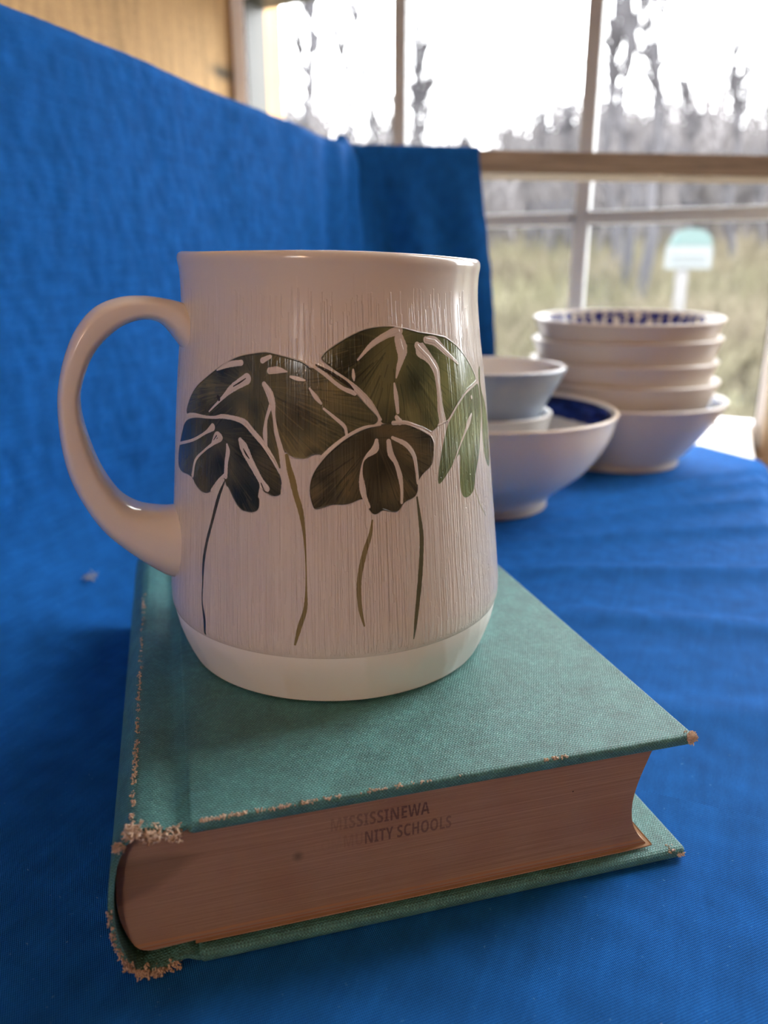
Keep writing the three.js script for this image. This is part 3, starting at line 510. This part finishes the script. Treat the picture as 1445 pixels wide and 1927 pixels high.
const mugPaint = canvas(2048, 1488, (x, W, H) => {
  const R = rng(41), base = '#d8d1c8';
  x.fillStyle = base; x.fillRect(0, 0, W, H);
  for (let k = 0; k < 700; k++) { x.fillStyle = R() < 0.5 ? `rgba(200,186,176,${0.05 + R() * 0.10})` : `rgba(245,240,236,${0.05 + R() * 0.12})`; x.fillRect(R() * W, 60 + R() * H * 0.8, 1 + R() * 5, 60 + R() * 520); }
  const shape = (a) => { x.beginPath(); for (let k = 0; k < a.length; k += 2) { const n = a.length, mx = (a[k] + a[(k + 2) % n]) / 2, my = (a[k + 1] + a[(k + 3) % n]) / 2; k ? x.quadraticCurveTo(a[k], a[k + 1], mx, my) : x.moveTo(mx, my); } x.quadraticCurveTo(a[0], a[1], (a[0] + a[2]) / 2, (a[1] + a[3]) / 2); x.closePath(); };
  // brushy washes from a hub outward
  const wash = (a, hub, light, mid, dark, n, seed) => {
    const Q = rng(seed); x.save(); shape(a); x.clip(); x.fillStyle = mid; x.fillRect(0, 0, W, H);
    let x0 = 1e9, x1 = -1e9, y0 = 1e9, y1 = -1e9; for (let k = 0; k < a.length; k += 2) { x0 = Math.min(x0, a[k]); x1 = Math.max(x1, a[k]); y0 = Math.min(y0, a[k + 1]); y1 = Math.max(y1, a[k + 1]); }
    for (let k = 0; k < 26; k++) { const gx = lerp(x0, x1, Q()), gy = lerp(y0, y1, Q()), r = 30 + Q() * 90, q = x.createRadialGradient(gx, gy, 0, gx, gy, r), c = Q() < 0.55 ? dark : light; q.addColorStop(0, `rgba(${c},${0.40 + Q() * 0.45})`); q.addColorStop(1, `rgba(${c},0)`); x.fillStyle = q; x.fillRect(gx - r, gy - r, 2 * r, 2 * r); }
    for (let k = 0; k < n; k++) {
      const px = lerp(x0, x1, Q()), py = lerp(y0, y1, Q()), an = Math.atan2(py - hub[1], px - hub[0]) + (Q() - 0.5) * 0.22, l = 30 + Q() * 130, c = Q() < 0.5 ? dark : light;
      x.strokeStyle = `rgba(${c},${0.10 + Q() * 0.26})`; x.lineWidth = 1 + Q() * Q() * 9; x.beginPath(); x.moveTo(px, py); x.quadraticCurveTo(px + Math.cos(an) * l * 0.5 + (Q() - 0.5) * 10, py + Math.sin(an) * l * 0.5, px + Math.cos(an) * l, py + Math.sin(an) * l); x.stroke();
    }
    x.restore(); x.save(); shape(a); x.strokeStyle = `rgba(${dark},0.28)`; x.lineWidth = 4; x.stroke(); x.restore();
  };
  const D = '30,38,36', L = '138,130,88', G = '150,160,112';
  wash(LEAF.leaf6, [1745, 300], '158,172,120', '#8f9f74', '96,112,78', 60, 6);
  wash(LEAF.leaf3, [1254, 262], L, '#6a6d4c', D, 420, 3);
  { const q = x.createLinearGradient(1230, 0, 1680, 0); q.addColorStop(0, 'rgba(120,140,88,0)'); q.addColorStop(0.5, 'rgba(120,140,88,0.35)'); q.addColorStop(1, 'rgba(146,166,118,0.75)'); x.save(); shape(LEAF.leaf3); x.clip(); x.fillStyle = q; x.fillRect(1200, 200, 600, 400); x.restore(); }
  wash(LEAF.leaf5, [1700, 430], G, '#7e9068', '84,100,72', 130, 5);
  wash(LEAF.leaf1, [740, 400], L, '#575a45', D, 620, 1);
  wash(LEAF.leaf2, [540, 560], '104,100,72', '#363d37', '22,32,32', 380, 2);
  wash(LEAF.leaf4, [1170, 560], '108,100,74', '#353a35', '22,30,31', 360, 4);
  const stroke = (a, colour, soft) => {
    const pts = []; for (let k = 0; k < a.length; k += 3) pts.push(new THREE.Vector3(a[k], a[k + 1], a[k + 2]));
    const c = pts.length > 2 ? new THREE.CatmullRomCurve3(pts).getPoints(pts.length * 14) : [...Array(15)].map((_, k) => pts[0].clone().lerp(pts[1], k / 14));
    x.fillStyle = colour; x.beginPath();
    const up = [], dn = []; c.forEach((p, k) => { const a = c[Math.max(0, k - 1)], b = c[Math.min(c.length - 1, k + 1)], l = Math.hypot(b.x - a.x, b.y - a.y) || 1, w = Math.max(1, p.z) * 0.5 * (1 + 0.12 * N(k * 0.5, p.x * 0.1, 2)), nx = -(b.y - a.y) / l * w, ny = (b.x - a.x) / l * w; up.push([p.x + nx, p.y + ny]); dn.push([p.x - nx, p.y - ny]); });
    [...up, ...dn.reverse()].forEach(([a, b], k) => (k ? x.lineTo(a, b) : x.moveTo(a, b))); x.closePath(); x.fill();
    for (const p of [c[0], c[c.length - 1]]) { x.beginPath(); x.arc(p.x, p.y, Math.max(1, p.z) * 0.5, 0, 7); x.fill(); }
  };
  for (const k in VEIN) stroke(VEIN[k], base);
  for (const k in DARK) stroke(DARK[k], 'rgb(52,50,42)');
  stroke(STEM.s1, '#343b37'); stroke(STEM.s2, '#857a4e'); stroke(STEM.s3, '#857c58'); stroke(STEM.s4, '#5c5f4a'); stroke(STEM.s5, '#a6a478');
});
const mugRidge = canvas(2048, 1488, (x, W, H) => {
  const R = rng(51); x.fillStyle = 'rgb(128,128,128)'; x.fillRect(0, 0, W, H);
  const bottom = H * (1 - 0.0150 / 0.108), top = H * (1 - 0.1005 / 0.108);
  for (let k = 0; k < 2600; k++) {
    const l = 60 + R() * R() * 900, y0 = top + R() * (bottom - top), y1 = Math.min(bottom - R() * 14, y0 + l), X = R() * W, w = 1.5 + R() * 5, up = R() < 0.5;
    x.strokeStyle = up ? `rgba(215,215,215,${0.12 + R() * 0.35})` : `rgba(50,50,50,${0.12 + R() * 0.3})`; x.lineWidth = w; x.beginPath(); x.moveTo(X, y0); x.bezierCurveTo(X + (R() - 0.5) * 8, lerp(y0, y1, 0.3), X + (R() - 0.5) * 8, lerp(y0, y1, 0.7), X + (R() - 0.5) * 12, y1); x.stroke();
  }
  for (const d of [LEAF.leaf1, LEAF.leaf2, LEAF.leaf3, LEAF.leaf4]) { x.fillStyle = 'rgba(122,122,122,0.72)'; x.beginPath(); for (let k = 0; k < d.length; k += 2) k ? x.lineTo(d[k], d[k + 1]) : x.moveTo(d[k], d[k + 1]); x.closePath(); x.fill(); x.strokeStyle = 'rgba(230,230,230,0.6)'; x.lineWidth = 5; x.stroke(); }
  for (const k in VEIN) { const a = VEIN[k]; x.strokeStyle = 'rgba(185,185,185,0.5)'; x.lineWidth = 12; x.beginPath(); for (let q = 0; q < a.length; q += 3) q ? x.lineTo(a[q], a[q + 1]) : x.moveTo(a[q], a[q + 1]); x.stroke(); }
});
const place = (t) => { t.repeat.set(2, 1); t.offset.set(0.5 - 3.8 / 180, 0); return t; };
const glaze = phys({ map: place(canvasTex(mugPaint, true)), bumpMap: place(canvasTex(mugRidge, false)), bumpScale: 0.0006, roughness: 0.14, ior: 1.5, specularIntensity: 1 });
const porcelain = phys({ color: lin(0.78, 0.72, 0.66), roughness: 0.13, ior: 1.5 });
const porcelainSatin = phys({ color: lin(0.80, 0.79, 0.74), roughness: 0.38, ior: 1.5 });
const wobble = (g) => { const p = g.attributes.position; for (let i = 0; i < p.count; i++) { const y = p.getY(i), x = p.getX(i), z = p.getZ(i), q = smooth(y, 0.07, 0.107), a = Math.atan2(x, z); p.setY(i, y - 0.022 * x * q + 0.00028 * Math.sin(a * 3 + 1) * q); const r = 1 + 0.004 * Math.sin(a * 2 + y * 30) * smooth(y, 0.02, 0.06); p.setX(i, x * r); p.setZ(i, z * r); } g.computeVertexNormals(); return g; };
function lathe(pts, seg, n) { const c = n ? new THREE.SplineCurve(pts.map(([r, y]) => new THREE.Vector2(r, y))).getPoints(n) : pts.map(([r, y]) => new THREE.Vector2(r, y)); return new THREE.LatheGeometry(c, seg); }
{
  const body = lathe([[0.0466, 0.0142], [0.0472, 0.0144], [0.0476, 0.0160], [0.0476, 0.0190], [0.0473, 0.0230], [0.0450, 0.0455], [0.0426, 0.0690], [0.0410, 0.0815], [0.0402, 0.0870], [0.0393, 0.0950], [0.0390, 0.1000], [0.0391, 0.1037], [0.0394, 0.1060], [0.0391, 0.1073], [0.0380, 0.1079], [0.0369, 0.1073], [0.0364, 0.1055], [0.0362, 0.1000], [0.0374, 0.0870], [0.0396, 0.0690], [0.0420, 0.0455], [0.0438, 0.0200], [0.0425, 0.0085], [0.0380, 0.0055], [0.0200, 0.0050], [0.0001, 0.0050]], 200, 170);
  const p = body.attributes.position, uv = body.attributes.uv; let outside = true;
  const rows = 171; for (let i = 0; i < p.count; i++) { const k = i % rows, y = p.getY(i); uv.setY(i, k / rows < 0.60 ? clamp(y / 0.108, 0, 0.999) : 0.985); }
  wobble(body); mesh(body, glaze, 'mug_body', mug);
  const foot = lathe([[0.0001, 0.0016], [0.0330, 0.0016], [0.0385, 0.0012], [0.0398, 0.0000], [0.0424, 0.0000], [0.0430, 0.0003], [0.0441, 0.0027], [0.0453, 0.0060], [0.0462, 0.0090], [0.0471, 0.0138], [0.0470, 0.0150], [0.0440, 0.0150]], 200);
  mesh(toCreasedNormals(foot, 0.5), porcelainSatin, 'foot_band', mug).userData.label = 'smooth satin band round the foot';
  // strap handle: outer and inner edge pairs in the handle's plane, millimetres from the mug's axis and up
  const pairs = [
[35.4, 94.2, 36.5, 78.6],
[39.5, 96.4, 41.3, 86.8],
[43.3, 97.4, 45.1, 91.5],
[48.3, 98.1, 49.1, 92.4],
[54.0, 97.8, 53.5, 91.2],
[59.8, 95.6, 57.5, 88.5],
[64.5, 90.9, 61.3, 84.4],
[68.0, 84.2, 63.9, 79.3],
[70.4, 76.1, 65.3, 74.9],
[71.1, 69.5, 65.6, 70.1],
[71.1, 62.4, 64.8, 64.4],
[70.0, 54.2, 63.1, 57.6],
[67.2, 46.2, 60.9, 52.2],
[63.3, 39.1, 57.9, 47.5],
[58.2, 33.4, 53.9, 44.7],
[52.5, 28.2, 49.1, 43.5],
[47.8, 24.9, 44.9, 43.3],
[43.6, 23.9, 40.4, 44.4],

  ];
  const n = 90, oc = new THREE.CatmullRomCurve3(pairs.map(([a, b]) => V(a, b, 0))), ic = new THREE.CatmullRomCurve3(pairs.map(([, , a, b]) => V(a, b, 0)));
  const e = V(-Math.cos(20 * D2R), 0, Math.sin(20 * D2R)), w = V(Math.sin(20 * D2R), 0, Math.cos(20 * D2R)), S = 36;
  const g = sheet(S, n, (i, j) => {
    const o = oc.getPoint(j), q = ic.getPoint(j), c = o.clone().add(q).multiplyScalar(0.0005), d = o.clone().sub(q).multiplyScalar(0.0005), f = Math.abs(j - 0.5) * 2;
    const half = lerp(0.0085, 0.0105, Math.pow(f, 3)), a = i * 2 * Math.PI, ca = Math.cos(a), sa = Math.sin(a), ex = lerp(0.46, 0.85, f * f * f);
    let x = Math.sign(ca) * Math.pow(Math.abs(ca), ex), z = Math.sign(sa) * Math.pow(Math.abs(sa), ex);
    const k = x > 0 ? 1 - 0.18 * Math.pow(Math.abs(z), 2) + 0.06 * Math.exp(-Math.pow((z - 0.45) / 0.18, 2)) : 1 - 0.10 * z * z;
    const P = e.clone().multiplyScalar(c.x + d.x * x * k).addScaledVector(w, half * z); return [P.x, c.y + d.y * x * k, P.z, i, j];
  });
  const hg = mergeVertices(g.deleteAttribute('normal') && g, 1e-6); hg.computeVertexNormals();
  mesh(hg, porcelain, 'handle', mug);
}

// ------------------------------------------------------------------ bowls
const footClay = std({ color: lin(0.40, 0.35, 0.30), roughness: 0.7 });
function bowl(name, label, o, group) {
  const t = thing(name, label, 'bowl', group), { R, h, rf, wall = [[0.12, 0.18], [0.57, 0.42], [0.86, 0.70], [0.97, 0.93]], th = 0.0032, thick = 0.010, outer, inner, lip } = o;
  const rr = (f) => rf + (R - rf) * f, W = wall.map(([a, b]) => [rr(a), h * b]);
  const out = [[rf - 0.001, 0.0042], [rf + 0.0006, 0.0060], ...W, [R - 0.0004, h - 0.0022]];
  const rim = [[R, h - 0.0008], [R - 0.0008, h], [R - 0.0022, h - 0.0003]];
  const inn = [[R - th, h - 0.0024], ...W.slice().reverse().map(([a, b]) => [a - th * 1.05, Math.max(b + th * 0.5, thick)]), [rf * 0.7, thick], [0.0001, thick]];
  const a = lathe([...out, ...rim], 128, 60), b = lathe([...rim.slice(-1), ...inn], 128, 60);
  mesh(a, outer, 'bowl_body', t); mesh(b, inner ?? outer, 'bowl_inside', t);
  if (lip) { const l = new THREE.TorusGeometry(R - 0.0014, 0.0013, 10, 128); l.rotateX(Math.PI / 2); l.translate(0, h - 0.0010, 0); mesh(l, lip, 'rim', t); }
  const f = lathe([[rf - 0.0050, 0.0060], [rf - 0.0042, 0.0004], [rf - 0.0034, 0], [rf - 0.0008, 0], [rf, 0.0006], [rf - 0.0004, 0.0056]], 96); mesh(f, footClay, 'foot_ring', t);
  return t;
}
const cream = phys({ color: lin(0.88, 0.76, 0.60), roughness: 0.22 }), greyW = phys({ color: lin(0.64, 0.55, 0.45), roughness: 0.24 }), whiteG = phys({ color: lin(0.78, 0.76, 0.72), roughness: 0.2 });
// dark blue brushed band below the rim, inside: v runs from rim to centre
const bandTex = canvasTex(canvas(1024, 256, (x, w, h) => { const R = rng(61); x.fillStyle = '#d9d5cc'; x.fillRect(0, 0, w, h); x.fillStyle = '#1b2560'; x.fillRect(0, h * 0.20, w, h * 0.20); for (let k = 0; k < 300; k++) { x.fillStyle = R() < 0.5 ? 'rgba(14,18,60,0.5)' : 'rgba(50,70,150,0.35)'; x.fillRect(R() * w, h * (0.205 + R() * 0.15), 10 + R() * 50, 2 + R() * 10); } for (let k = 0; k < 200; k++) { x.fillStyle = '#1b2560'; x.beginPath(); x.ellipse(R() * w, h * 0.40, 3 + R() * 10, 1 + R() * 3, 0, 0, 7); x.fill(); } }), true);
const motifTex = canvasTex(canvas(2048, 256, (x, w, h) => { const R = rng(62); x.fillStyle = '#d9d5cc'; x.fillRect(0, 0, w, h); for (let k = 0; k < 44; k++) { const cx = (k + 0.5) / 44 * w; x.strokeStyle = x.fillStyle = '#23307c'; x.lineWidth = 5; for (let q = 0; q < 6; q++) { const a = q / 6 * 6.283 + R(); x.beginPath(); x.ellipse(cx + Math.cos(a) * 11, h * 0.30 + Math.sin(a) * 17, 11, 7, a, 0, 7); x.fill(); } x.beginPath(); x.moveTo(cx - 22, h * 0.42); x.quadraticCurveTo(cx, h * (0.22 + R() * 0.05), cx + 22, h * (0.20 + R() * 0.16)); x.stroke(); } }), true);
for (const t of [bandTex, motifTex]) { t.repeat.set(1, -1); t.offset.set(0, 1); }
const bandIn = phys({ map: bandTex, roughness: 0.2 }), motifIn = phys({ map: motifTex, roughness: 0.2 });
const blueGrey = phys({ map: canvasTex(canvas(512, 256, (x, w, h) => { const R = rng(63); x.fillStyle = '#aab8c6'; x.fillRect(0, 0, w, h); for (let k = 0; k < 260; k++) { const gx = R() * w, gy = R() * h, r = 10 + R() * 40, q = x.createRadialGradient(gx, gy, 0, gx, gy, r); q.addColorStop(0, R() < 0.6 ? 'rgba(140,158,186,0.35)' : 'rgba(202,204,196,0.4)'); q.addColorStop(1, 'rgba(160,170,190,0)'); x.fillStyle = q; x.fillRect(gx - r, gy - r, 2 * r, 2 * r); } }), true), roughness: 0.22 });
const NX = 0.060, NZ = -0.4721, SX = 0.1800, SZ = -0.5890, TT = T + 0.0012;
const big = bowl('wide_bowl', 'wide cream bowl with a dark blue inner band behind the mug, holding two smaller bowls', { R: 0.0815, h: 0.0605, rf: 0.0425, outer: cream, inner: bandIn, thick: 0.013 });
big.position.set(NX, TT, NZ);
const steep = [[0.2, 0.12], [0.6, 0.35], [0.82, 0.62], [0.95, 0.9]];
const wb = bowl('small_white_bowl', 'small white bowl standing inside the wide cream bowl under a blue-grey one', { R: 0.0418, h: 0.0455, rf: 0.021, wall: steep, outer: whiteG, thick: 0.009 }); wb.position.set(NX + 0.001, TT + 0.0133, NZ);
const bb = bowl('blue_grey_bowl', 'small pale blue-grey glazed bowl, topmost of the nested bowls behind the mug', { R: 0.0492, h: 0.0560, rf: 0.0195, wall: [[0.22, 0.12], [0.44, 0.30], [0.56, 0.52], [0.86, 0.82]], outer: blueGrey, inner: whiteG, lip: whiteG, thick: 0.009 }); bb.position.set(NX + 0.0005, TT + 0.0300, NZ);
const flare = [[0.10, 0.16], [0.36, 0.36], [0.73, 0.68], [0.94, 0.92]], GR = 'cereal bowls stacked by the window';
const st = [['lowest bowl of the window stack, wide grey with a white rim and blue inside', 0.0775, 0.0495, 0, 0, 0], ['second bowl from the bottom of the window stack, plain grey outside', 0.0700, 0.0500, 0.0142, 0, 0], ['middle bowl of the window stack, plain grey outside', 0.0686, 0.0500, 0.0284, -0.001, 0.0], ['second bowl from the top of the window stack, its rim tilted up at the right', 0.0688, 0.0500, 0.0440, 0.001, 0.018], ['top bowl of the window stack, its inside painted with small blue motifs', 0.0682, 0.0472, 0.0614, 0.0005, 0.012]];
st.forEach(([label, R, h, y, dx, tilt], k) => { const b = bowl('stacked_bowl', label, { R, h, rf: k ? 0.044 : 0.047, wall: k ? [[0.15, 0.14], [0.45, 0.32], [0.71, 0.6], [0.93, 0.9]] : flare, outer: greyW, inner: k === 4 ? motifIn : k ? whiteG : bandIn, lip: whiteG, thick: 0.012 }, GR); b.position.set(SX + dx, TT + y, SZ); b.rotation.z = tilt; if (k === 4) b.rotation.x = 0.035; });

// ------------------------------------------------------------------ lint and crumbs on the cloth
{
  const white = std({ color: lin(0.42, 0.44, 0.5), roughness: 0.95 }), crumb = std({ color: lin(0.45, 0.33, 0.2), roughness: 0.9 });
  const fluff = (label, p, size, n, seed, m) => { const R = rng(seed), L = new Limbs(); for (let k = 0; k < n; k++) { const q = V((R() - 0.5) * size, R() * size * 0.4, (R() - 0.5) * size), d = V(R() - 0.5, R() * 0.5, R() - 0.5).multiplyScalar(size * 1.3); L.tube([q, q.clone().addScaledVector(d, 0.5).add(V(0, size * 0.1, 0)), q.clone().add(d)], [0.00014, 0.00013, 0.00006], 4); } const o = mesh(L.geometry(), m, 'lint'); o.position.copy(p); tag(o, label, 'lint'); };
  fluff('curled white lint on the blue cloth at the left edge', cl(0.0165, T + 0.0140, 0.035), 0.0042, 34, 1, white);
  fluff('tiny tan crumb on the blue cloth left of the book', cl(0.062, T + 0.0006, 0.024), 0.0009, 24, 2, crumb);
  fluff('white speck of lint on the cloth in front of the book', V(0.0535, T + 0.0006, -0.1125), 0.0011, 16, 3, white);
}

// ------------------------------------------------------------------ unseen warm globe lamp behind the camera, placed to light the mug front
{
  const p = V(-0.46, 0.56, 1.38), t = thing('unseen_floor_lamp', 'unseen warm glass globe floor lamp behind the camera, lighting the front of the mug', 'lamp'); t.position.set(p.x, FLOOR, p.z);
  const H = p.y - FLOOR, globe = new THREE.SphereGeometry(0.09, 32, 20); globe.translate(0, H, 0);
  mesh(globe, std({ color: lin(0.9, 0.85, 0.75), emissive: lin(1, 0.62, 0.36), emissiveIntensity: 0.9, roughness: 0.4 }), 'globe', t);
  mesh(lathe([[0.0001, H - 0.086], [0.022, H - 0.086], [0.022, H - 0.11], [0.010, H - 0.12], [0.010, 0.03], [0.0001, 0.03]], 24), M.whitewood, 'pole', t);
  mesh(lathe([[0.0001, 0.034], [0.03, 0.032], [0.12, 0.014], [0.13, 0.004], [0.13, 0.0], [0.0001, 0.0]], 40), M.whitewood, 'base', t);
  const l = new THREE.PointLight(new THREE.Color().setRGB(1, 0.60, 0.34), 1.08); l.castShadow = true; l.shadow.radius = 4; l.name = 'unseen_globe_light'; l.position.set(0, H, 0); t.add(l);
}
renderer.render(scene, camera);
